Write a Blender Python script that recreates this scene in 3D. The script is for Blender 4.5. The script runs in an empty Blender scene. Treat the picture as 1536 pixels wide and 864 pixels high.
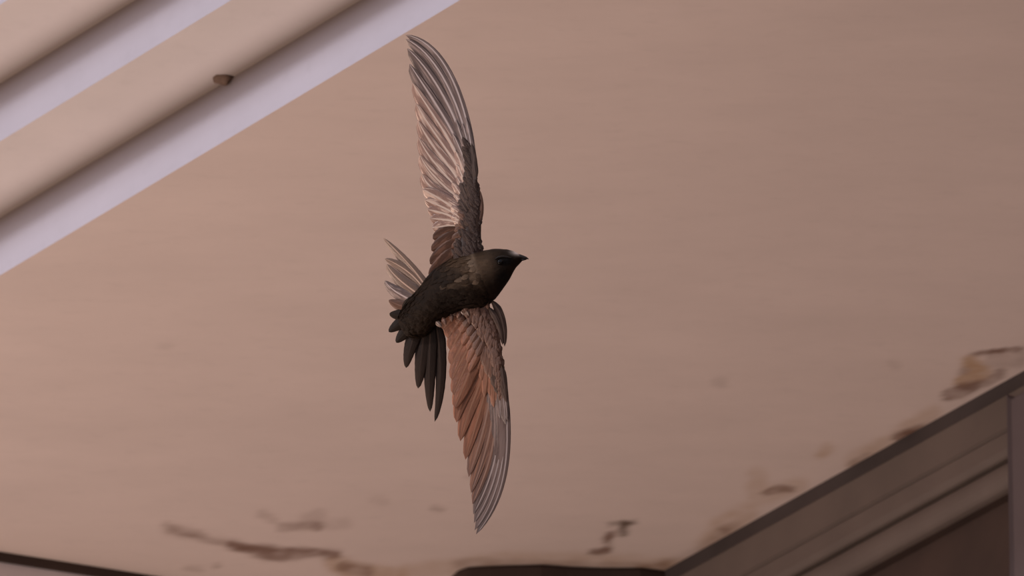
import bpy, math, random
import numpy as np
from mathutils import Vector, Matrix, noise
random.seed(7)
C = bpy.context.scene.collection
S = bpy.context.scene

# ------------------------------------------------------------------ camera
ELEV = math.radians(25.0)
LENS = 480.0
CAM = Vector((0, 0, 1.6))
cd = bpy.data.cameras.new('camera'); cam = bpy.data.objects.new('camera', cd); C.objects.link(cam)
cam.location = CAM; cam.rotation_euler = (math.pi/2 + ELEV, 0, 0)
cd.lens = LENS; cd.sensor_width = 36; cd.clip_end = 200
BIRD_D = 11.46; CEIL_D = 12.86
cd.dof.use_dof = True; cd.dof.focus_distance = BIRD_D - 0.01; cd.dof.aperture_fstop = 22
S.camera = cam

# ------------------------------------------------------------------ daylight and added fill light
w = bpy.data.worlds.new('sky'); S.world = w; w.use_nodes = True
bg = w.node_tree.nodes['Background']
bg.inputs[0].default_value = (0.80, 0.82, 1.0, 1); bg.inputs[1].default_value = 0.42
CEIL = CAM + Vector((0, math.cos(ELEV), math.sin(ELEV)))*CEIL_D
sun_d = bpy.data.lights.new('sun', 'SUN'); sun_d.energy = 0.95; sun_d.angle = math.radians(7); sun_d.color = (1, .95, .97)
sun = bpy.data.objects.new('sun', sun_d); C.objects.link(sun)
sun.rotation_euler = Vector((0.67, 0.67, -0.26)).to_track_quat('-Z', 'Y').to_euler()
# added warm fill with no real lamp, below and left of the view
al = bpy.data.lights.new('added_fill', 'AREA'); al.shape = 'RECTANGLE'; al.size = 2.0; al.size_y = 1.4; al.energy = 51; al.color = (1, .76, .62)
alo = bpy.data.objects.new('added_fill', al); C.objects.link(alo); alo.location = CEIL + Vector((-2.1, -.7, -1.9))
alo.rotation_euler = (CEIL + Vector((-.6, 0, 0)) - alo.location).to_track_quat('-Z', 'Y').to_euler()
S.view_settings.view_transform = 'Standard'; S.view_settings.look = 'None'
S.view_settings.gamma = 1; S.view_settings.use_curve_mapping = False
S.view_settings.exposure = 0.0

# ------------------------------------------------------------------ helpers
FPX = 1536*LENS/36
RGT = Vector((1, 0, 0)); UPV = Vector((0, -math.sin(ELEV), math.cos(ELEV))); FWD = Vector((0, math.cos(ELEV), math.sin(ELEV)))
def ray(px, py): return (RGT*(px-768) + UPV*(432-py) + FWD*FPX).normalized()
def on_z(px, py, z):
    r = ray(px, py); return CAM + r*((z-CAM.z)/r.z)

def nodes(name):
    m = bpy.data.materials.new(name); m.use_nodes = True
    nt = m.node_tree; return m, nt, nt.nodes['Principled BSDF']
def N(nt, t, **k):
    n = nt.nodes.new(t)
    for a, b in k.items():
        if a in n.inputs.keys() if isinstance(a, str) else False: n.inputs[a].default_value = b
        else: setattr(n, a, b)
    return n
def mathn(nt, op, a, b=None, clamp=False):
    n = nt.nodes.new('ShaderNodeMath'); n.operation = op; n.use_clamp = clamp
    for i, v in enumerate((a, b)):
        if v is None: continue
        if isinstance(v, (int, float)): n.inputs[i].default_value = v
        else: nt.links.new(v, n.inputs[i])
    return n.outputs[0]
def mix(nt, f, a, b, mode='MIX'):
    n = nt.nodes.new('ShaderNodeMix'); n.data_type = 'RGBA'; n.blend_type = mode
    for i, v in ((0, f), (6, a), (7, b)):
        if isinstance(v, (int, float)): n.inputs[i].default_value = v
        elif isinstance(v, tuple): n.inputs[i].default_value = (*v, 1) if len(v) == 3 else v
        else: nt.links.new(v, n.inputs[i])
    return n.outputs[2]
def noise_tex(nt, scale, detail=4, rough=.55, stretch=None, src='Object'):
    tc = nt.nodes.new('ShaderNodeTexCoord'); mp = nt.nodes.new('ShaderNodeMapping')
    if stretch: mp.inputs['Scale'].default_value = stretch
    nt.links.new(tc.outputs[src], mp.inputs[0])
    n = nt.nodes.new('ShaderNodeTexNoise'); n.inputs['Scale'].default_value = scale
    n.inputs['Detail'].default_value = detail; n.inputs['Roughness'].default_value = rough
    nt.links.new(mp.outputs[0], n.inputs['Vector']); return n.outputs[0]
def ramp(nt, f, lo, hi):
    n = nt.nodes.new('ShaderNodeMapRange'); n.inputs[1].default_value = lo; n.inputs[2].default_value = hi
    nt.links.new(f, n.inputs[0]); return n.outputs[0]
def bump(nt, b, h, strength=.3, dist=.002):
    n = nt.nodes.new('ShaderNodeBump'); n.inputs['Strength'].default_value = strength; n.inputs['Distance'].default_value = dist
    nt.links.new(h, n.inputs['Height']); nt.links.new(n.outputs[0], b.inputs['Normal'])

def paint(name, col, var=.12, dirt=(.30, .22, .16), rough=.75, stretch=(1, 1, 1), attr=None):
    m, nt, b = nodes(name)
    a = noise_tex(nt, 9, 5, .6, stretch); f = noise_tex(nt, 60, 3, .6, stretch)
    dark = tuple(c*(1-var) for c in col); lite = tuple(min(1, c*(1+var*.5)) for c in col)
    c = mix(nt, ramp(nt, a, .3, .7), dark, lite)
    c = mix(nt, mathn(nt, 'MULTIPLY', ramp(nt, f, .55, .8), .25), c, tuple(x*.8 for x in col))
    if attr:
        at = nt.nodes.new('ShaderNodeAttribute'); at.attribute_name = attr
        sp = nt.nodes.new('ShaderNodeSeparateColor'); nt.links.new(at.outputs['Color'], sp.inputs[0])
        c = mix(nt, sp.outputs[1], c, (.46, .30, .18))          # ochre water stain
        c = mix(nt, sp.outputs[0], c, (.16, .075, .045))         # brown stain
        c = mix(nt, sp.outputs[2], c, (.115, .075, .05))         # grey dirt; on tier boards, painted corner shade with dirt
    nt.links.new(c, b.inputs['Base Color']); b.inputs['Roughness'].default_value = rough
    bump(nt, b, f, .15, .001)
    return m

def mesh_obj(name, verts, faces, mat=None, parent=None, smooth=False, kind=None, loc=None):
    me = bpy.data.meshes.new(name)
    if loc is not None: verts = [Vector(v)-loc for v in verts]
    me.from_pydata([tuple(v) for v in verts], [], faces); me.update()
    if smooth: me.polygons.foreach_set('use_smooth', [True]*len(me.polygons))
    if mat: me.materials.append(mat)
    o = bpy.data.objects.new(name, me); C.objects.link(o)
    if loc is not None: o.location = loc
    if parent: o.parent = parent
    if kind: o['kind'] = kind
    return o
def bevel(o, wd, seg=2):
    m = o.modifiers.new('bevel', 'BEVEL'); m.width = wd; m.segments = seg; m.limit_method = 'ANGLE'; m.angle_limit = math.radians(25)
def tag(o, label, cat, group=None):
    o['label'] = label; o['category'] = cat
    if group: o['group'] = group

# ------------------------------------------------------------------ materials
M_ceil = paint('pale_plaster', (.71, .60, .555), .05, attr='stain_shade', stretch=(.6, 1.4, 1), rough=.9)
M_tier = paint('white_board_paint', (.72, .66, .64), .05, attr='stain_shade')
M_riser = paint('sky_tinted_board_paint', (.50, .50, .60), .05, attr='stain_shade')  # cool light of the sky put into the riser colour
M_corn = paint('brown_grey_paint', (.125, .097, .083), .18)
M_gap = paint('gap_shade', (.05, .038, .036), .3)
M_wood = paint('dark_brown_paint', (.055, .032, .024), .3)
M_pale = paint('pale_wall_paint', (.62, .55, .55), .1)
M_timber = paint('black_brown_timber', (.035, .018, .012), .4)
M_floor = paint('terracotta_paving', (.55, .40, .30), .12)
M_post = paint('mauve_grey_paint', (.11, .086, .09), .12)

# ------------------------------------------------------------------ setting
H = 1.6 + CEIL_D*math.sin(ELEV)
O = on_z(0, 413, H)
T = (on_z(690, 0, H) - O); T.z = 0; T.normalize()
Nn = Vector((-T.y, T.x, 0))
if Nn.x < 0: Nn = -Nn                                   # away from the tiers, towards the cornice
def W(t, u, z): p = O + T*t + Nn*u; return Vector((p.x, p.y, z))
def u_of(p): return (p-O).dot(Nn)
def t_of(p): return (p-O).dot(T)
def hit_u(px, py, u):                                   # ray against vertical plane at u
    r = ray(px, py); k = (u - u_of(CAM))/(r.dot(Nn)); return CAM + r*k

def extrude(name, prof, t0, t1, mat, parent=None, kind=None, smooth=False):
    """closed profile [(u,z)] extruded along the board direction"""
    n = len(prof); vs = [W(t0, u, z) for u, z in prof] + [W(t1, u, z) for u, z in prof]
    fs = [(i, (i+1) % n, n+(i+1) % n, n+i) for i in range(n)] + [tuple(range(n)), tuple(range(2*n-1, n-1, -1))]
    return mesh_obj(name, vs, fs, mat, parent, kind=kind)

# stains: affine coordinates of the ceiling plane (about 1 unit = 0.78 mm seen at this slope)
SC = CEIL_D/FPX
def q_of(p): return (p.x/SC, p.y*math.sin(ELEV)/SC)
def Q(px, py): return q_of(on_z(px, py, H))
def seg_d(x, y, a, b):
    ax, ay = a; bx, by = b; dx, dy = bx-ax, by-ay
    k = np.clip(((x-ax)*dx+(y-ay)*dy)/(dx*dx+dy*dy+1e-9), 0, 1)
    return np.hypot(x-ax-k*dx, y-ay-k*dy), k
STAINS = [ (0, [(255,794,3),(300,806,2),(345,816,4),(375,824,5)], .42, 6), (0, [(345,817,2),(375,824,5),(400,829,8),(425,832,8),(450,829,5),(480,829,3),(505,832,3)], .72, 8),
 # channel, (pts as px, py, halfwidth), strength, softness
 (0, [(250,792,6),(275,798,6),(300,803,5)], .28, 8),
 (0, [(392,771,4),(412,780,3)], .22, 6), (0, [(422,791,5),(450,789,3),(478,790,5)], .45, 6),
 (0, [(455,780,5),(480,772,5)], .2, 9), (0, [(480,788,4),(520,785,5)], .15, 10),
 (1, [(500,845,8),(540,860,10),(600,862,6)], .5, 12), (0, [(515,850,5),(550,858,7)], .5, 9),
 (2, [(914,786,2),(936,785,4),(952,784,2)], .75, 3), (2, [(935,788,6),(935,803,3)], .8, 3),
 (0, [(915,803,5),(911,808,5)], .75, 4), (0, [(913,808,3),(911,824,3)], .55, 4), (0, [(911,826,4),(888,828,3)], .75, 4),
 (0, [(918,800,3),(928,799,2)], .3, 4),
 (0, [(1148,740,3),(1168,733,5),(1188,734,3)], .6, 4),
 (0, [(1358,648,3),(1385,640,3)], .5, 5), (0, [(1345,655,4),(1378,650,5)], .7, 6),
 (0, [(1460,531,2),(1490,527,2),(1528,524,3)], .72, 3),
 (0, [(1422,592,7),(1440,588,8),(1462,580,5)], .62, 5), (0, [(1440,580,4),(1480,574,4),(1500,560,6)], .55, 5),
 (0, [(1442,556,3),(1450,556,3)], .4, 5), (0, [(1490,540,9),(1530,535,12)], .28, 8),
 (1, [(1455,545,8),(1475,560,8),(1440,572,5)], .75, 8),
 (1, [(1235,678,6),(1240,673,5)], .45, 9), (1, [(1136,715,7),(1140,745,8),(1200,728,5)], .30, 14),
 (1, [(1280,690,5),(1330,665,5),(1400,620,5)], .35, 14), (0, [(1280,694,4),(1300,684,3)], .3, 5),
 (1, [(1080,790,8),(1120,770,8),(1060,815,8)], .4, 16), (0, [(1080,792,3),(1090,796,3)], .3, 4),
 (0, [(960,858,3),(1040,835,3),(1100,790,3)], .25, 14), (1, [(960,862,8),(1030,845,5)], .4, 12),
 (2, [(1075,572,4),(1085,574,4)], .16, 9), (0, [(1335,545,3),(1345,550,3)], .12, 6),
 (0, [(322,848,2),(328,850,2)], .4, 4), (0, [(280,853,2),(300,855,2)], .25, 5),
 (0, [(650,762,2),(662,765,2)], .3, 5), (0, [(700,715,2),(712,716,2)], .1, 5), (2, [(240,520,2),(255,519,2)], .12, 6),
 (0, [(560,750,3),(575,752,3)], .15, 8), (1, [(610,860,8),(760,838,4),(900,840,4),(1000,845,4)], .3, 14), (0, [(690,845,4),(1000,852,4)], .3, 9),
]
def stain_cols(P):
    x = P[:, 0]/SC; y = P[:, 1]*math.sin(ELEV)/SC
    wx = np.array([noise.fractal(Vector((a*.035, b*.07, 0)), 1, 2, 4) for a, b in zip(x, y)])
    wy = np.array([noise.fractal(Vector((a*.035, b*.07, 9)), 1, 2, 4) for a, b in zip(x, y)])
    out = np.zeros((len(P), 4)); out[:, 3] = 1
    for ch, pts, st, soft in STAINS:
        best = np.zeros(len(P)); x2 = x + wx*min(6, max(0, soft-3)); y2 = y + wy*min(2, max(0, soft-3)*.3)
        for a, b in zip(pts[:-1], pts[1:]):
            d, k = seg_d(x2, y2, Q(a[0], a[1]), Q(b[0], b[1]))
            hw = a[2]+(b[2]-a[2])*k
            best = np.maximum(best, np.clip(1-(d-hw)/soft, 0, 1))
        best = best*best*(3-2*best)*np.clip(1+wx*.6, .5, 1.2)*st
        out[:, ch] = 1-(1-out[:, ch])*(1-np.clip(best, 0, 1))
    return out

uL = u_of(on_z(1300, 693, H))                            # ceiling edge at the cornice
# back wall line (bottom left of the view)
Bk0 = on_z(0, 829, H); Bk1 = on_z(230, 865, H)
DB = (Bk1-Bk0).normalized(); NB = Vector((-DB.y, DB.x, 0)); NB = NB if NB.y > 0 else -NB
def back_t(u):                                           # board coordinate where the back wall crosses
    p = O + Nn*u; return (Bk0-p).dot(NB)/T.dot(NB)
TC = t_of(on_z(768, 432, H))

def line_back(o_, t_):                                   # where a board line meets the back wall
    return (Bk0-o_).dot(NB)/t_.dot(NB)
O2 = on_z(1300, 687, H); T2 = on_z(1536, 556, H)-O2; T2.normalize()
def ceiling():
    nu, nt_, near = 250, 340, 2.2
    a0 = O + T*back_t(0); a1 = O + T*near
    b0 = O2 + T2*line_back(O2, T2); b1 = O2 + T2*(near-.2)
    rows = lambda i, k: (a0.lerp(a1, k/nt_)).lerp(b0.lerp(b1, k/nt_), i/nu)
    verts = [rows(i, k) for i in range(nu+1) for k in range(nt_+1)]; n = nt_+1
    faces = [(i*n+k, i*n+k+1, (i+1)*n+k+1, (i+1)*n+k) for i in range(nu) for k in range(nt_)]
    P = np.array([tuple(v) for v in verts]); cols = stain_cols(P)
    o = mesh_obj('ceiling', verts, faces, M_ceil, kind='structure')
    ca = o.data.color_attributes.new('stain_shade', 'FLOAT_COLOR', 'POINT')
    ca.data.foreach_set('color', cols.astype(np.float32).ravel())
    def prism(nm, q, za, zb):
        vs = [Vector((p.x, p.y, z)) for z in (za, zb) for p in q]
        return mesh_obj(nm, vs, [(0, 1, 2, 3), (7, 6, 5, 4), (0, 4, 5, 1), (1, 5, 6, 2), (2, 6, 7, 3), (3, 7, 4, 0)], M_ceil, o)
    q_ = Nn*.02
    prism('ceiling_slab', (a0+q_, a1+q_, b1, b0), H+.004, H+.12)
    prism('ceiling_board', (a1+Nn*.002, O + T*9 + Nn*.002, O2 + T2*9, b1), H, H+.12)
ceiling()
print('uL', uL, 'back_t', back_t(0), back_t(uL), 'T', T, 'N', Nn)

# tiers climbing towards the open air (upper left of the view)
tiers = bpy.data.objects.new('trim_1', None); C.objects.link(tiers); tiers.location = W(.6, 0, H); tiers['kind'] = 'structure'
pxs = 0
u0, z0 = 0.0, H
h_r = hit_u(0, 327, 0).z - H
w_f = -(u_of(on_z(0, 212, H+h_r)))
print('riser', h_r, 'flat', w_f)
TA, TB = back_t(0)-.3, 9
def set_parent(o, p):
    bpy.context.view_layer.update(); o.parent = p; o.matrix_parent_inverse = Matrix.Translation(p.location).inverted()
def shade_dirt_attr(o, fn):
    me = o.data; ca = me.color_attributes.new('stain_shade', 'FLOAT_COLOR', 'POINT')
    ca.data.foreach_set('color', np.array([fn(v.co) for v in me.vertices], dtype=np.float32).ravel())
zz, uu = H, 0.0
for k in range(4):
    hh = h_r if k < 5 else h_r
    # riser board: face towards the open side; bottom edge flush with the flat below, top tucked behind the next flat
    n_seg = 14
    prof = [(uu, zz + (hh+.012)*i/n_seg) for i in range(n_seg+1)] + [(uu+.018, zz+hh+.012), (uu+.018, zz+(.0045 if k == 0 else .001))]
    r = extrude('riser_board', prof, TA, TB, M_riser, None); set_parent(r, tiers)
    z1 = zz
    def f_r(co, z1=z1, hh=hh):  # corner shade, with some dirt, painted darker towards the riser top
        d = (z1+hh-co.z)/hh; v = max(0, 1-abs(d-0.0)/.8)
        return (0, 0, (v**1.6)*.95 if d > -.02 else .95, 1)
    shade_dirt_attr(r, f_r)
    # flat board: recessed slot at the corner, then soffit face
    zt = zz+hh
    us_ = [uu-.0+.016, uu-.004] + [uu-.004-(w_f-.004)*i/14 for i in range(1, 15)]
    prof = [(a, zt) for a in us_] + [(uu-w_f+.002, zt+.002), (uu-w_f+.002, zt+.016), (uu+.016, zt+.016)]
    # split lengthwise verts only at ends is enough: painted shade and dirt vary across
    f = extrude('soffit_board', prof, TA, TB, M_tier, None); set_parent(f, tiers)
    def f_f(co, uc=uu, w_f=w_f):  # painted corner shade with dirt, fading across the soffit
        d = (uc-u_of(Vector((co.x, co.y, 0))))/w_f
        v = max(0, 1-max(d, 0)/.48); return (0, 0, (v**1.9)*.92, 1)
    shade_dirt_attr(f, f_f)
    zz += hh; uu -= w_f
# outer fascia and roof above so that no light leaks from over the boards
roof = extrude('roof_slab', [(uu-.02, zz+.02), (uL+2.0, zz+.02), (uL+2.0, zz+.2), (uu-.02, zz+.2)], TA-1.5, 9, M_tier)
roof.name = 'trim_2'; roof['kind'] = 'structure'
shade_dirt_attr(roof, lambda co: (0, 0, 0, 1))

# small clumps of dirt in the corner
def blob(name, p, r, mat, sq=(1, 1, 1), seed=0):
    vs, fs = [], []; n, m = 14, 9
    for j in range(m+1):
        ph = math.pi*j/m
        for i in range(n):
            th = 2*math.pi*i/n; d = Vector((math.sin(ph)*math.cos(th), math.sin(ph)*math.sin(th), math.cos(ph)))
            k = r*(1+.35*noise.noise(d*1.8+Vector((seed, 0, 0)))); vs.append(Vector((d.x*k*sq[0], d.y*k*sq[1], d.z*k*sq[2])))
    for j in range(m):
        for i in range(n): fs.append((j*n+i, j*n+(i+1) % n, (j+1)*n+(i+1) % n, (j+1)*n+i))
    o = mesh_obj(name, vs, fs, mat, smooth=True); o.location = p; return o
M_mud = paint('dry_mud', (.12, .07, .045), .4)
pb = hit_u(335, 116, -.006); pb = Vector((pb.x, pb.y, pb.z))
b1 = blob('mud_clump', pb, .0085, M_mud, (1.1, 1, .8), 2)
tag(b1, 'small brown mud clump stuck in the corner between two pale ceiling steps', 'mud clump')
pb = hit_u(495, 14, -.004)
b2 = blob('mud_clump', pb, .006, M_mud, (1.3, 1, .5), 5)
tag(b2, 'faint flat mud speck in the step corner at the top edge of the photo', 'mud clump')

# cornice on the right: profile followed from the ceiling gap downwards at column 1300
def chain(col, start, steps):
    """steps ('v'|'h'|'s', py [,du]) -> list of (u,z) that a viewer meets going down the column"""
    pts = [start]
    for s in steps:
        u, z = pts[-1]
        if s[0] == 'v': p = hit_u(col, s[1], u); pts.append((u, p.z))
        elif s[0] == 'h': p = on_z(col, s[1], z); pts.append((u_of(p), z))
        else: uu_ = u+s[2]; p = hit_u(col, s[1], uu_); pts.append((uu_, p.z))
    return pts
OT = (O, T, Nn)
O, T = O2, T2; Nn = Vector((-T.y, T.x, 0)); Nn = Nn if Nn.x > 0 else -Nn; uL = 0.0
cor = bpy.data.objects.new('trim_3', None); C.objects.link(cor); cor['kind'] = 'structure'
cor.location = W(.3, uL, H)
CA, CB = line_back(O2, T2)-.2, 9
zg = hit_u(1300, 711, uL).z
g = extrude('painted_shade_strip', [(uL, H), (uL, zg-.004), (uL+.06, zg-.004), (uL+.06, H+.12), (uL+.001, H+.12), (uL+.001, H)], CA, 9, M_gap); set_parent(g, cor)  # shade of the ceiling gap, built as a dark painted strip
uB = uL-.004
p1 = hit_u(1300, 760, uB).z
f1 = extrude('cornice_board', [(uB, zg), (uB, p1), (uB+.05, p1), (uB+.05, zg)], CA, CB, M_corn); set_parent(f1, cor); bevel(f1, .002)
u2 = uB-.005
p2 = hit_u(1300, 797, u2).z
f2 = extrude('cornice_board', [(u2+.007, p1), (u2+.006, p1-.003), (u2, p1-.006), (u2, p2+.006), (u2+.004, p2), (uB+.05, p2), (uB+.05, p1)], CA, CB, M_corn); set_parent(f2, cor); bevel(f2, .001)
u3 = u2-.006; zb3 = hit_u(1300, 841, u3).z
prof = [(uB+.05, p2), (u2+.014, p2), (u2+.012, p2-.006)]
for i in range(11):
    an = math.pi*i/10; r = (p2-.008-zb3)/2
    prof.append((u3+r*.7-math.sin(an)*r*.7, p2-.008-r+math.cos(an)*r))
prof += [(uB+.05, zb3)]
f3 = extrude('round_moulding', prof, CA, CB, M_corn); set_parent(f3, cor)
u4 = u3+.014
p4 = hit_u(1300, 857, u4).z
f4 = extrude('painted_shade_strip', [(u4, zb3), (u4, p4), (uB+.05, p4), (uB+.05, zb3)], CA, CB, M_timber); set_parent(f4, cor)  # dark strip painted in as the shade under the round moulding
# wall below
wl = extrude('wall_right', [(u4+.010, p4+.002), (u4+.010, 0), (uB+.3, 0), (uB+.3, H+.01), (uB+.055, H+.01), (uB+.055, p4+.002)], CA-.2, CB, M_wood, kind='structure')

# back wall on the far left-bottom: dark strip, pale wall below it
def WB(s, n, z): p = Bk0 + DB*s + NB*n; return Vector((p.x, p.y, z))
def slab(name, s0, s1, n0, n1, z0, z1, mat, parent=None, kind=None):
    vs = [WB(s, n, z) for z in (z0, z1) for s, n in ((s0, n0), (s1, n0), (s1, n1), (s0, n1))]
    return mesh_obj(name, vs, [(3, 2, 1, 0), (4, 5, 6, 7), (0, 1, 5, 4), (1, 2, 6, 5), (2, 3, 7, 6), (3, 0, 4, 7)], mat, parent, kind=kind)
def hit_b(px, py, n):
    r = ray(px, py); k = (Bk0 + NB*n - CAM).dot(NB)/r.dot(NB); return CAM+r*k
zb = hit_b(0, 840, -.004).z
t4 = slab('trim_4', -2.5, 1.6, -.003, .05, zb, H-.0005, M_timber, kind='structure')
wb = slab('wall_back', -2.5, 2.2, .001, .3, 0, H+.1, M_pale, kind='structure')

# dark timber mass in the far corner, hung under the ceiling
out = [(668,880),(676,864),(686,855),(700,850),(740,848),(812,846),(850,849),(900,851),(960,851),(1004,857),(1030,858)]
front = [on_z(x, y, H-.001) for x, y in out]
back = [p + Vector((-.0, .18, 0)) for p in front]
n = len(front); dz = Vector((0, 0, -.16))
vs = front + back + [p+dz*(.8+.2*math.sin(i)) for i, p in enumerate(front)] + [p+dz for p in back]
fs = []
for i in range(n-1):
    fs += [(i, i+1, n+i+1, n+i), (2*n+i+1, 2*n+i, 3*n+i, 3*n+i+1), (i+1, i, 2*n+i, 2*n+i+1), (n+i, n+i+1, 3*n+i+1, 3*n+i)]
fs += [(0, n, 3*n, 2*n), (2*n-1, n-1, 3*n-1, 4*n-1)]
tb = mesh_obj('timber_block', vs, fs, M_timber, loc=front[5].copy()); bevel(tb, .004)
tag(tb, 'nearly black timber block against the ceiling at the bottom edge', 'timber')

# post at the right edge
up_ = u3-.008
tp = t_of(hit_u(1516, 720, up_)); zp = hit_u(1526, 590, up_).z
po = extrude('trim_5', [(up_, zp), (up_, 0), (uB+.03, 0), (uB+.03, zp)], tp, tp+.25, M_post, kind='structure'); bevel(po, .003)

# ground
fl = mesh_obj('floor', [(-20, -20, 0), (20, -20, 0), (20, 20, 0), (-20, 20, 0)], [(0, 1, 2, 3)], M_floor, kind='structure')

# ================================================================== the bird
bird = bpy.data.objects.new('swift', None); C.objects.link(bird)
BC = CAM + ray(680, 440)*BIRD_D
bird.location = BC; bird.rotation_euler = cam.rotation_euler
tag(bird, 'dark brown swift flying with both long wings spread and tail fanned', 'bird')
k_px = BIRD_D/FPX
def L(px, py, d=0.0): return Vector(((px-680)*k_px, (440-py)*k_px, d*k_px))

def feather_mat(name, base, tip, shaft, rough=.38, spec=.5, trans=.15, fringe=None, streak=None):
    m, nt, b = nodes(name)
    at = nt.nodes.new('ShaderNodeAttribute'); at.attribute_name = 'fuv'
    sp = nt.nodes.new('ShaderNodeSeparateXYZ'); nt.links.new(at.outputs['Vector'], sp.inputs[0])
    u, v, rnd = sp.outputs
    au = mathn(nt, 'ABSOLUTE', u)
    # barbs: oblique fine lines
    ph = mathn(nt, 'ADD', mathn(nt, 'MULTIPLY', v, 60.0), mathn(nt, 'MULTIPLY', au, -9.0))
    cx = nt.nodes.new('ShaderNodeCombineXYZ'); nt.links.new(ph, cx.inputs[0]); nt.links.new(rnd, cx.inputs[1])
    nt.links.new(mathn(nt, 'MULTIPLY', u, 1.2), cx.inputs[2])
    nz = nt.nodes.new('ShaderNodeTexNoise'); nz.inputs['Scale'].default_value = 1.3; nz.inputs['Detail'].default_value = 3
    nt.links.new(cx.outputs[0], nz.inputs['Vector'])
    # lengthwise folds
    c2 = nt.nodes.new('ShaderNodeCombineXYZ'); nt.links.new(mathn(nt, 'MULTIPLY', u, 2.2), c2.inputs[0]); nt.links.new(mathn(nt, 'MULTIPLY', v, 2.5), c2.inputs[1]); nt.links.new(rnd, c2.inputs[2])
    n2 = nt.nodes.new('ShaderNodeTexNoise'); n2.inputs['Scale'].default_value = 1.6; n2.inputs['Detail'].default_value = 3
    nt.links.new(c2.outputs[0], n2.inputs['Vector'])
    c = mix(nt, v, base, tip)
    c = mix(nt, mathn(nt, 'MULTIPLY', ramp(nt, nz.outputs[0], .35, .7), .45), c, tuple(x*.5 for x in base))
    c = mix(nt, mathn(nt, 'MULTIPLY', ramp(nt, n2.outputs[0], .45, .75), .5), c, tuple(min(1, x*1.8) for x in base))
    if streak: c = mix(nt, ramp(nt, n2.outputs[0], .50, .64), c, streak)  # gloss highlights painted in as lengthwise streaks
    if fringe: c = mix(nt, mathn(nt, 'MULTIPLY', ramp(nt, au, .86, .98), .7), c, fringe)
    c = mix(nt, ramp(nt, au, .13, .06), c, shaft)
    nt.links.new(c, b.inputs['Base Color']); b.inputs['Roughness'].default_value = rough
    b.inputs['Specular IOR Level'].default_value = spec
    h = mathn(nt, 'ADD', mathn(nt, 'MULTIPLY', nz.outputs[0], .5), n2.outputs[0])
    bump(nt, b, h, .6, .0006)
    if trans:
        tr = nt.nodes.new('ShaderNodeBsdfTranslucent'); nt.links.new(c, tr.inputs[0])
        ms = nt.nodes.new('ShaderNodeMixShader'); ms.inputs[0].default_value = trans
        out = nt.nodes['Material Output']
        nt.links.new(b.outputs[0], ms.inputs[1]); nt.links.new(tr.outputs[0], ms.inputs[2]); nt.links.new(ms.outputs[0], out.inputs[0])
    return m
F_prim = feather_mat('primary_grey_brown', (.29, .195, .165), (.20, .14, .12), (.85, .70, .64), .33, .7, fringe=(.06, .04, .035), streak=(.48, .35, .30))
F_rust = feather_mat('flight_rust_brown', (.33, .135, .072), (.31, .14, .085), (.42, .21, .13), .36, .6, streak=(.42, .175, .10))
F_rose = feather_mat('flight_lit_rosy_brown', (.50, .29, .215), (.52, .32, .25), (1, .80, .66), .22, 1.0, fringe=(.14, .07, .05), streak=(1, .74, .58))  # glow and gloss of the lit upper wing put into the colour
F_primd = feather_mat('primary_dark_grey_brown', (.21, .135, .115), (.16, .115, .10), (.62, .50, .46), .33, .7, fringe=(.05, .034, .03), streak=(.27, .19, .165))
F_rustp = feather_mat('flight_rust_to_grey', (.32, .145, .085), (.21, .125, .10), (.46, .28, .21), .34, .7, fringe=(.10, .06, .045), streak=(.38, .19, .12))
F_cov = feather_mat('covert_brown', (.17, .08, .048), (.22, .105, .065), (.3, .16, .11), .35, .7)
F_covd = feather_mat('tertial_dark_brown', (.115, .052, .03), (.13, .06, .036), (.2, .11, .075), .42, .4, streak=(.21, .10, .062))
F_covg = feather_mat('covert_grey', (.075, .043, .032), (.095, .056, .042), (.16, .11, .09), .4, .35, streak=(.15, .095, .072))
F_dark = feather_mat('body_feather', (.020, .012, .008), (.035, .022, .014), (.035, .024, .016), .5, .2, 0)
F_tdk = feather_mat('tail_shaded', (.012, .007, .005), (.045, .025, .016), (.04, .024, .017), .5, .2, .05)  # shade on the lower tail lobe painted into the colour
F_tlt = feather_mat('tail_sunlit', (.22, .14, .105), (.42, .29, .22), (.85, .62, .48), .3, .8, .2, fringe=(.66, .46, .35))  # light on the upper tail lobe painted into the colour

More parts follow.
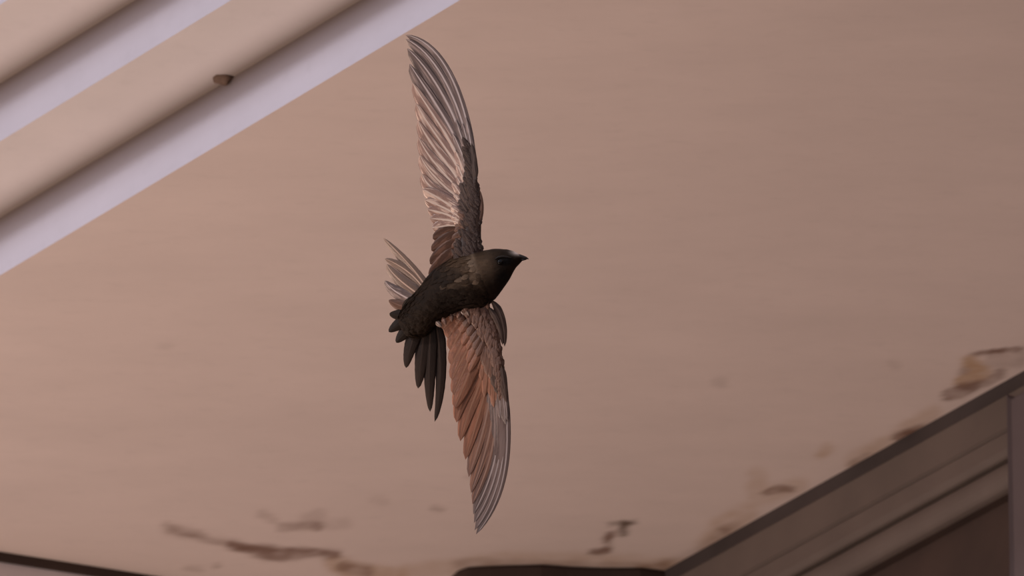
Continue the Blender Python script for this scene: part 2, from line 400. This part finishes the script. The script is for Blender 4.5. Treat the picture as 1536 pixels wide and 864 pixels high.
def bez(p, t):
    a = 1-t; return p[0]*a**3 + p[1]*3*a*a*t + p[2]*3*a*t*t + p[3]*t**3
def dbez(p, t):
    a = 1-t; return (p[1]-p[0])*3*a*a + (p[2]-p[1])*6*a*t + (p[3]-p[2])*3*t*t
def feather_data(ctrl, wl, wr, tilt=0.0, camber=.16, nl=22, nc=8, point=2.6, base_w=.35, notch=.02, seed=0, thick=.00022):
    """ctrl: 4 local Vectors (metres); wl / wr: vane widths (px) left / right of travel"""
    vs, uv = [], []
    rnd = random.Random(seed)
    phs = rnd.random()*10
    for i in range(nl+1):
        v = i/nl; p = bez(ctrl, v); d = dbez(ctrl, min(.999, max(.001, v))).normalized()
        zax = Vector((0, 0, 1)); side = d.cross(zax); side.normalize()      # right of travel seen by viewer
        nor = side.cross(d).normalized()
        tl = tilt
        s2 = side*math.cos(tl) + nor*math.sin(tl); n2 = nor*math.cos(tl) - side*math.sin(tl)
        prof = (base_w+(1-base_w)*min(1, v/.22)**.8) * max(0.0, 1-v**point)**.55
        jag = 1 - notch*(.5+.5*math.sin(v*57+phs)) * (1 if v > .3 else 0)
        for j in range(nc+1):
            u = -1+2*j/nc
            wid = (wl if u < 0 else wr)*k_px*prof*jag
            cam_h = -camber*abs(wid)*(u*u) + (.35*k_px*prof if abs(u) < .01 else 0)
            vs.append(p + s2*(u*wid) + n2*cam_h); uv.append((u, v, seed*1.37 % 17))
    top = len(vs); n = nc+1; fs = []
    bz = Vector((0, 0, -thick))
    vs += [q+bz for q in vs[:top]]; uv += uv[:top]
    for i in range(nl):
        for j in range(nc):
            a = i*n+j
            fs.append((a, a+1, a+n+1, a+n)); fs.append((top+a, top+a+n, top+a+n+1, top+a+1))
        a = i*n; fs.append((a, a+n, top+a+n, top+a)); a = i*n+nc; fs.append((a, top+a, top+a+n, a+n))
    fs.append(tuple(range(0, nc+1)) + tuple(top+j for j in range(nc, -1, -1)))
    return vs, fs, uv
def make(name, parts, mat, parent, kind=None):
    vs, fs, uv = [], [], []
    for a, b, c in parts:
        o = len(vs); vs += a; uv += c; fs += [tuple(x+o for x in f) for f in b]
    ob = mesh_obj(name, vs, fs, mat, parent, smooth=True, kind=kind)
    at = ob.data.attributes.new('fuv', 'FLOAT_VECTOR', 'POINT')
    at.data.foreach_set('vector', np.array(uv, dtype=np.float32).ravel())
    return ob

# ---- body: rings given by the upper and lower outline and the depth radius
RINGS = [((597,482),(603,496),4,-6),((601,468),(618,507),9,-5),((612,451),(640,503),16,-3),((629,432),(661,482),24,0),
 ((648,408),(689,467),32,3),((674,390),(720,463),36,6),((700,380),(738,453),35,8),((722,376),(745,447),31,9),
 ((740,373.5),(754,434),26,9),((756,373.5),(765,417),20,9),((767,375.5),(773,403),13,9),((775,379),(779,396),8,8),((781,383),(783,392),4,8)]
def cr(a, b, c, d, t):
    return tuple(.5*((2*q)+(-p+r)*t+(2*p-5*q+4*r-s)*t*t+(-p+3*q-3*r+s)*t**3) for p, q, r, s in zip(a, b, c, d))
flat = [(a[0], a[1], b[0], b[1], rd, dz) for a, b, rd, dz in RINGS]
def ring(s):
    s = max(0, min(len(flat)-1.0001, s)); i = int(s); g = lambda k: flat[max(0, min(len(flat)-1, k))]
    return cr(g(i-1), g(i), g(i+1), g(i+2), s-i)
def body_pt(s, th, grow=0.0):
    x1, y1, x2, y2, rd, dz = ring(s)
    cx, cy = (x1+x2)/2, (y1+y2)/2; hx, hy = (x1-x2)/2, (y1-y2)/2
    l = math.hypot(hx, hy); k = (l+grow)/l
    return L(cx+hx*k*math.cos(th), cy+hy*k*math.cos(th), dz+(rd+grow)*math.sin(th))
NR, NS = 96, 48
vs, cols = [], []
def blobf(px, py, cx, cy, rx, ry): return math.exp(-(((px-cx)/rx)**2+((py-cy)/ry)**2))
for i in range(NR+1):
    s = (len(flat)-1.001)*i/NR
    for j in range(NS):
        th = 2*math.pi*j/NS; p = body_pt(s, th)
        rough = noise.fractal(p*110, 1, 2, 3)*.9 + noise.noise(p*45)*1.2
        amp = min(1, s/2, (12.2-s)/3)
        p = body_pt(s, th, rough*max(0, amp)*.9); vs.append(p)
        px, py = p.x/k_px+680, 440-p.y/k_px
        c = Vector((.018, .010, .0055))
        if True:
            f = blobf(px, py, 722, 400, 26, 20); c = c.lerp(Vector((.135, .085, .052)), min(1, f))       # cheek and side of neck
            f = blobf(px, py, 777, 378, 8, 4); c = c.lerp(Vector((.95, .80, .70)), min(1, 1.5*f))   # highlight painted pale on the forehead
            f = blobf(px, py, 757, 392, 13, 6); c = c.lerp(Vector((.006, .005, .005)), min(1, 1.4*f)) # dark lore
            f = blobf(px, py, 754, 417, 14, 20); c = c.lerp(Vector((.012, .008, .006)), min(1, 1.1*f)) # dark throat plumage with shade painted in
            f = blobf(px, py, 694, 394, 24, 14); c = c.lerp(Vector((.10, .058, .032)), .8*f); f = blobf(px, py, 690, 455, 40, 20); c = c.lerp(Vector((.012, .008, .006)), .8*f)  # lit upper side and shaded belly painted into the body colour
        for (ax_, ay_), (bx_, by_), wd_, k_ in (((706,372),(711,396),3,.75),((711,396),(718,424),3.2,.75),((674,432),(694,424),3,.45),((694,424),(708,416),3,.5)):
            tt = max(0, min(1, ((px-ax_)*(bx_-ax_)+(py-ay_)*(by_-ay_))/((bx_-ax_)**2+(by_-ay_)**2)))
            dd_ = math.hypot(px-ax_-tt*(bx_-ax_), py-ay_-tt*(by_-ay_)) + 1.5*noise.noise(p*200)
            c = c.lerp(Vector((.24, .165, .11)), k_*math.exp(-(dd_/wd_)**2) if p.z > 0 else 0)
        cols.append((*c, 1))
fs = [(i*NS+j, i*NS+(j+1) % NS, (i+1)*NS+(j+1) % NS, (i+1)*NS+j) for i in range(NR) for j in range(NS)]
fs += [tuple(range(NS-1, -1, -1)), tuple(NR*NS+j for j in range(NS))]
m, nt, b = nodes('swift_plumage'); m_plum = m
at = nt.nodes.new('ShaderNodeAttribute'); at.attribute_name = 'plum'
f = noise_tex(nt, 260, 4, .6, (.5, 1, 1)); g = noise_tex(nt, 70, 3, .6)
c = mix(nt, 1.0, at.outputs['Color'], mix(nt, ramp(nt, f, .3, .7), (.78, .78, .78), (1.2, 1.18, 1.15)), 'MULTIPLY')
nt.links.new(c, b.inputs['Base Color']); b.inputs['Roughness'].default_value = .6; b.inputs['Specular IOR Level'].default_value = .12
bump(nt, b, mathn(nt, 'ADD', f, g), .7, .0015)
body = mesh_obj('body', vs, fs, m, bird, smooth=True)
ca = body.data.color_attributes.new('plum', 'FLOAT_COLOR', 'POINT'); ca.data.foreach_set('color', np.array(cols, dtype=np.float32).ravel())
BV = np.array([(v.x/k_px+680, 440-v.y/k_px, v.z/k_px) for v in vs])
def body_depth(px, py):
    d = np.hypot(BV[:, 0]-px, BV[:, 1]-py); idx = np.argsort(d)[:14]; return BV[idx, 2].max()

# short contour feathers lying over the body, pointing to the tail
parts = []
R_ = random.Random(3)
for k in range(420):
    s = R_.uniform(.6, 6.2); th = R_.uniform(-.5, math.pi+.5)
    p = body_pt(s, th, .1)
    q = body_pt(max(.05, s-.46), th, .7)
    mid1 = body_pt(s-.14, th, .9); mid2 = body_pt(max(.05, s-.3), th, 1.05)
    ax = (q-p); nrm = (p - body_pt(s, th, -6)).normalized(); side = ax.cross(nrm).normalized()
    wv = R_.uniform(3.2, 4.8)*k_px; vv, uu_, ff = [], [], []
    for a, (c0, ws) in enumerate(((p, .5), (mid1, 1), (mid2, .85), (q, .12))):
        for j in (-1, 0, 1):
            vv.append(c0 + side*(j*wv*ws) + nrm*(-.25*k_px*abs(j))); uu_.append((j*.9, a/3, k % 17))
    for a in range(3):
        for j in range(2): x = a*3+j; ff.append((x, x+1, x+4, x+3))
    parts.append((vv, ff, uu_))
F_body = feather_mat('contour_feather', (.030, .017, .009), (.036, .021, .011), (.022, .014, .008), .6, .12, 0)
pl = make('plumage', parts, m_plum, body, 'stuff')
BCOL = np.array(cols)
lc = []
for pt_i, (vv, ff, uu_) in enumerate(parts):
    c0 = vv[0]; x, y = c0.x/k_px+680, 440-c0.y/k_px; d = np.hypot(BV[:, 0]-x, BV[:, 1]-y) + np.abs(BV[:, 2]-c0.z/k_px)
    cc = BCOL[int(np.argmin(d))]*np.array([.88+.24*((pt_i*37) % 10)/10]*3+[1]); lc += [cc]*len(vv)
ca = pl.data.color_attributes.new('plum', 'FLOAT_COLOR', 'POINT'); ca.data.foreach_set('color', np.array(lc, dtype=np.float32).ravel())

# ---- eye and beak
def simple(name, rough, col, spec=.5):
    m, nt, b = nodes(name); b.inputs['Base Color'].default_value = (*col, 1); b.inputs['Roughness'].default_value = rough; b.inputs['Specular IOR Level'].default_value = spec; return m
def ellipsoid(name, c, r, mat, parent):
    vs, fs = [], []; n, mm = 24, 14
    for j in range(mm+1):
        ph = math.pi*j/mm
        for i in range(n):
            th = 2*math.pi*i/n; vs.append(c+Vector((r[0]*math.sin(ph)*math.cos(th), r[1]*math.sin(ph)*math.sin(th), r[2]*math.cos(ph))))
    for j in range(mm):
        for i in range(n): fs.append((j*n+i, (j+1)*n+i, (j+1)*n+(i+1) % n, j*n+(i+1) % n))
    return mesh_obj(name, vs, fs, mat, parent, smooth=True)
M_eye = simple('eye_black', .05, (.003, .002, .002), .35)
de = body_depth(750.5, 393)
ellipsoid('eye', L(750.5, 393, de-.9), (5.2*k_px, 4.6*k_px, 4.2*k_px), M_eye, body)
# brow ridge: small overhanging feathered ridge over the eye
vs2 = []; fs2 = []
br = [(743, 388.5), (747, 386), (753, 385), (760, 385.5), (767, 387)]
for i, (x, y) in enumerate(br):
    dd = body_depth(x, y); r = (1.0, 2.0, 2.2, 1.9, .9)[i]
    for j in range(8):
        th = 2*math.pi*j/8; vs2.append(L(x, y+r*math.sin(th)*.8, dd-.6+r*math.cos(th)))
for i in range(4):
    for j in range(8): fs2.append((i*8+j, i*8+(j+1) % 8, (i+1)*8+(j+1) % 8, (i+1)*8+j))
mesh_obj('brow_ridge', vs2, fs2, simple('brow_dark', .6, (.02, .013, .009)), body, smooth=True)
M_beak = simple('beak_horn', .22, (.02, .014, .013), .8)
def beak(name, pts):
    vs, fs = [], []; n = 12
    for x, y, rv, rz in pts:
        for j in range(n):
            th = 2*math.pi*j/n; vs.append(L(x, y-rv*math.cos(th), 8+rz*math.sin(th)))
    for i in range(len(pts)-1):
        for j in range(n): fs.append((i*n+j, (i+1)*n+j, (i+1)*n+(j+1) % n, i*n+(j+1) % n))
    fs.append(tuple(range(n))); fs.append(tuple((len(pts)-1)*n+j for j in range(n-1, -1, -1)))
    return mesh_obj(name, vs, fs, M_beak, body, smooth=True)
beak('upper_beak', [(775, 385, 4.5, 6), (781, 385, 3.4, 4.2), (786, 386, 2.5, 2.8), (790, 387, 1.7, 1.6), (793, 388.6, .5, .4)])
beak('lower_beak', [(774, 390, 4, 5.6), (780, 389.6, 2.6, 3.6), (786, 389.2, 1.5, 2), (790, 388.9, .6, .8)])

# ---- wings
def lerp(a, b, t): return a+(b-a)*t
def tri(vals, t):                                       # piecewise through list
    n = len(vals)-1; x = t*n; i = min(int(x), n-1); f = x-i
    return tuple(lerp(p, q, f) for p, q in zip(vals[i], vals[i+1]))
def wing(spec):
    arm = spec['arm']                                   # tapered arm and hand: (x, y, d, half width, half depth)
    vs, fs = [], []; n = 20; steps = 40; K = len(arm)-1
    for i in range(steps+1):
        s = K*i/steps*.9999; a = int(s); g = lambda k: arm[max(0, min(K, k))]
        x, y, d, hw, hd = cr(g(a-1), g(a), g(a+1), g(a+2), s-a)
        x2, y2 = cr(g(a-1), g(a), g(a+1), g(a+2), min(.9999, s-a+.02))[:2]
        dx, dy = x2-x, y2-y; l = math.hypot(dx, dy) or 1; nx, ny = -dy/l, dx/l
        for j in range(n):
            th = 2*math.pi*j/n; p = L(x+nx*hw*math.cos(th), y+ny*hw*math.cos(th), d+hd*math.sin(th))
            p += Vector((0, 0, 1))*noise.noise(p*150)*.8*k_px; vs.append(p)
    for i in range(steps):
        for j in range(n): fs.append((i*n+j, i*n+(j+1) % n, (i+1)*n+(j+1) % n, (i+1)*n+j))
    fs += [tuple(range(n-1, -1, -1)), tuple(steps*n+j for j in range(n))]
    wg = mesh_obj('wing', vs, fs, spec['arm_mat'], bird, smooth=True)
    at = wg.data.attributes.new('fuv', 'FLOAT_VECTOR', 'POINT')
    at.data.foreach_set('vector', np.array([(.5+.3*math.sin(i*2.3), (i//n)/steps, (i % n)/n) for i in range(len(vs))], dtype=np.float32).ravel())
    sg = spec['sgn']
    np_ = len(spec['ptips'])
    allf = []
    for i, tp in enumerate(spec['ptips']):             # 0 = outermost
        t = i/(np_-1)
        r = tri(spec['proots'], t); c1 = tri(spec['c1'], t); c2 = tri(spec['c2'], t)
        dr = spec['d0'] + (9-i)*.55; dt = spec['dtip'](tp) - i*.35
        ctrl = [L(*r, dr), L(r[0]+c1[0], r[1]+c1[1], lerp(dr, dt, .35)), L(tp[0]+c2[0], tp[1]+c2[1], lerp(dr, dt, .75)), L(*tp, dt)]
        lead, trail = tri(spec['pw'], t)
        wl, wr = (trail, lead) if sg > 0 else (lead, trail)
        mt = spec['pmat'](i)
        make('primary_feather', [feather_data(ctrl, wl, wr, tilt=sg*spec['tilt'], seed=i*3+spec['seed'], point=3.2, notch=.02, camber=.16 if sg > 0 else .08)], mt, wg)
        allf.append((ctrl, wl, wr, i, 'p'))
    ns = len(spec['stips'])
    for i, tp in enumerate(spec['stips']):
        t = i/(ns-1); r = tri(spec['sroots'], t)
        dr = spec['d0'] - i*.45 - .3; dt = spec['d0'] - 5 - i*.5
        d = (tp[0]-r[0], tp[1]-r[1]); bx, by = tri(spec['sbend'], t)
        ctrl = [L(*r, dr), L(r[0]+d[0]*.33+bx, r[1]+d[1]*.33+by, dr+1), L(r[0]+d[0]*.7+bx, r[1]+d[1]*.7+by, lerp(dr, dt, .7)), L(*tp, dt)]
        wl, wr = (18, 14) if sg > 0 else (13, 16)
        make('secondary_feather', [feather_data(ctrl, wl, wr, tilt=sg*spec['tilt']*.9, seed=40+i*5+spec['seed'], point=3.6, notch=.05)], spec['smat'](i), wg)
        allf.append((ctrl, wl, wr, i, 's'))
    # covert rows lie over the feather bases, on the side we look at
    for row, (frac, off, wsc) in enumerate(((.40, 1.8, .95), (.24, 3.4, .9))):
        for (ctrl, wl, wr, i, kd) in allf:
            fr = frac*(1 if kd == 's' else spec['pcov'][0] + (spec['pcov'][1]-spec['pcov'][0])*(1-i/9))
            rj = random.Random(i*7+row*31+spec['seed']+(100 if kd == 's' else 0))
            fr *= rj.uniform(.85, 1.15)
            pts = [bez(ctrl, fr*x)+Vector((rj.uniform(-1, 1)*k_px*x, 0, (off+math.sin(math.pi*x)*1.6)*k_px)) for x in (0, .33, .66, 1)]
            make('covert_feather', [feather_data(pts, max(5.5, wl*wsc*.62), max(5.5, wr*wsc*.62), tilt=sg*spec['tilt']*1.5, nl=10, nc=6, point=3.0, camber=.3, notch=.06, seed=i+row*50+spec['seed'])],
                 spec['cmat'](row, i, kd), wg)
    # small marginal feathers over arm and hand
    parts = []; rj = random.Random(spec['seed']+5)
    for k in range(150):
        s = rj.uniform(.05, .97)*K; a = int(s); g = lambda q: arm[max(0, min(K, q))]
        x, y, d, hw, hd = cr(g(a-1), g(a), g(a+1), g(a+2), s-a)
        cc = rj.uniform(-.85, .95); ax = spec['covdir']
        px_, py_ = x+cc*hw*spec['lx'], y
        dd = d + hd*math.sqrt(max(0, 1-cc*cc)) + .3
        ln = rj.uniform(11, 17); an = rj.uniform(-.22, .22)
        dx, dy = ax[0]*math.cos(an)-ax[1]*math.sin(an), ax[0]*math.sin(an)+ax[1]*math.cos(an)
        pts = [L(px_, py_, dd), L(px_+dx*ln*.33, py_+dy*ln*.33, dd+.7), L(px_+dx*ln*.66, py_+dy*ln*.66, dd+.6), L(px_+dx*ln, py_+dy*ln, dd-.4)]
        parts.append(feather_data(pts, 4.4, 4.4, nl=6, nc=4, camber=.15, point=2.2, notch=0, seed=k % 17, tilt=rj.uniform(-.14, .14)))
    make('marginal_coverts', parts, spec['mmat'], wg, 'stuff')
    for (p0, p1, p2, p3, w_, mt) in spec['extra']:
        make('alula_feather', [feather_data([L(*p0), L(*p1), L(*p2), L(*p3)], w_, w_, nl=14, camber=.35, seed=spec['seed']+11, point=2.8)], mt, wg)
    return wg

upper = dict(sgn=1, seed=1, tilt=.16, d0=8, dtip=lambda tp: 8 - (300-tp[1])*.10, arm_mat=F_covg,
  arm=[(706,402,10,23,13),(704,378,11,21,11),(707,355,11,15,8.5),(711,330,11,11,6.5),(712.5,300,11,8.5,5),(710,272,10.5,6.2,4),(707,245,9,4,3),(703,215,7,2,1.5)],
  ptips=[(608,52),(608.5,58),(610.5,72),(614,95),(619,124),(624,154),(627,180),(628,206),(630,232),(633,260)],
  proots=[(713,270),(708,285),(703,305),(699,325)], c1=[(-4,-88),(-4,-62),(-8,-42),(-14,-24)], c2=[(68,9),(36,54),(24,52),(13,34)],
  pw=[(5,20),(7.5,23),(10,21),(12,18)],
  stips=[(634,284),(637,300),(641,314),(645,328),(648,342),(649,358),(647,376),(645,396),(644,416)],
  sroots=[(699,330),(698,338),(702,344),(706,366)], sbend=[(6,-2),(4,-4),(-3,-4)], pcov=(1.0, .95),
  pmat=lambda i: F_prim if i < 4 else F_rose, smat=lambda i: F_rose if i < 5 else F_covd,
  cmat=lambda r, i, k: (F_prim if (k == 'p' and i < 4) else (F_rose if (k == 'p' or i < 4) else F_cov)) if r == 0 else (F_covg if k == 'p' else F_cov),
  mmat=F_covg, covdir=(-.55, -.83), lx=1,
  extra=[((716,338,14),(722,325,16),(725,308,15),(719,284,13),4,F_cov)])
lower = dict(sgn=-1, seed=3, tilt=.09, d0=8, dtip=lambda tp: 8 + (tp[1]-520)*-.06, arm_mat=F_cov,
  arm=[(708,440,9,24,10),(712,458,9,22,7.5),(722,476,9.5,18,6),(733,496,10.5,14,5),(741,518,11,10.5,4.5),(747,542,12,7,4),(751,566,10,4,2.6),(754,590,8,2,1.5)],
  ptips=[(714,802),(712,796),(710.8,785),(709.8,772),(708.5,757),(706.5,740),(703,716),(698,690),(690.5,662),(685,634)],
  proots=[(752,548),(745,540),(736,528),(726,514)], c1=[(15,98),(12,82),(6,66),(-2,44)], c2=[(56,-66),(44,-78),(26,-78),(9,-52)],
  pw=[(5,18),(6.5,21),(9,20),(11,18)],
  stips=[(682,612),(680,592),(678,570),(677,548),(676,526),(671,507),(664,494),(656,483)],
  sroots=[(726,508),(716,492),(698,474),(676,462)], sbend=[(-2,3),(-3,3),(-1,2)], pcov=(1.05, .8),
  pmat=lambda i: F_primd if i < 4 else (F_rustp if i < 7 else F_rust), smat=lambda i: F_rust,
  cmat=lambda r, i, k: (F_primd if (k == 'p' and i < 4) else F_rust) if r == 0 else (F_covg if (k == 'p' and i < 6) else F_cov),
  mmat=F_cov, covdir=(-.1, 1), lx=1,
  extra=[((738,452,14),(752,466,17),(758,490,15),(757,520,12),6,F_covg),((733,462,16),(745,474,18),(752,492,16),(754,518,13),5,F_covg)])
wing(upper); wl_ = wing(lower)
# curled feathers with light glints painted pale, where the lower wing leaves the body
for i, (x, y, dx, dy, mt) in enumerate(((654,482,9,9,F_tlt),(664,476,5,12,F_rustp),(677,471,1,12,F_cov),(690,467,-4,11,F_rustp),(698,463,6,12,F_tlt),(710,460,2,13,F_rustp),(720,455,-5,13,F_tlt),(730,452,3,13,F_cov))):
    make('covert_feather', [feather_data([L(x, y, 13), L(x+dx*.3, y+dy*.3, 17), L(x+dx*.7, y+dy*.7, 17), L(x+dx, y+dy, 14)], 4, 4, nl=8, nc=6, camber=.45, point=2.4, seed=200+i)], mt, wl_)

# ---- tail: ten feathers, fork spread wide open
tail = mesh_obj('tail', *(lambda: (
    [L(620+18*math.cos(a)*sc, 466+22*math.sin(a)*sc, z) for z, sc in ((-3, .6), (-8, 1), (-13, .8), (-17, .3)) for a in [2*math.pi*j/16 for j in range(16)]],
    [(i*16+j, i*16+(j+1) % 16, (i+1)*16+(j+1) % 16, (i+1)*16+j) for i in range(3) for j in range(16)] + [tuple(range(15, -1, -1)), tuple(48+j for j in range(16))]))(), F_dark, bird, smooth=True)
TF = [ # root, ctrl1, ctrl2, tip, widths (left, right), depth root, tip, material, tilt
 ((644,438),(632,416),(606,386),(575,357),13,7,-4,-6,F_tlt,.30),
 ((640,440),(624,412),(598,396),(577,388),11,9,-5,-9,F_tlt,.28),
 ((634,446),(612,430),(590,416),(580,396),12,11,-6,-12,F_tlt,.25),
 ((628,456),(606,444),(588,438),(577,421),12,11,-8,-14,F_prim,.2),
 ((622,466),(604,458),(594,458),(583,450),11,11,-9,-14,F_cov,.1),
 ((620,474),(604,472),(592,474),(584,470),10,11,-9,-13,F_dark,.0),
 ((622,478),(606,480),(594,488),(583,498),12,12,-9,-12,F_dark,-.1),
 ((624,484),(612,492),(602,504),(594,514),12,12,-9,-12,F_dark,-.1),
 ((630,484),(618,508),(612,530),(609,552),12,14,-8,-14,F_tdk,-.3),
 ((638,484),(634,515),(630,550),(627,583),13,13,-7,-12,F_tdk,-.3),
 ((646,482),(644,530),(642,575),(645,618),12,11,-6,-10,F_tdk,-.3),
 ((653,478),(661,520),(664,580),(652,633),11,9,-5,-8,F_tdk,-.3)]
for i, (r, c1, c2, t, wl, wr, d0, d1, mt, tl) in enumerate(TF):
    ctrl = [L(*r, d0), L(*c1, lerp(d0, d1, .3)), L(*c2, lerp(d0, d1, .7)), L(*t, d1)]
    tf = make('tail_feather', [feather_data(ctrl, wl, wr, tilt=tl, seed=60+i, point=1.7 if 4 <= i <= 8 else 2.2, camber=.25, notch=.04)], mt, tail)
    if mt is F_tlt: tf['label'] = 'tail feather painted pale as if sunlit, with a bright shaft'
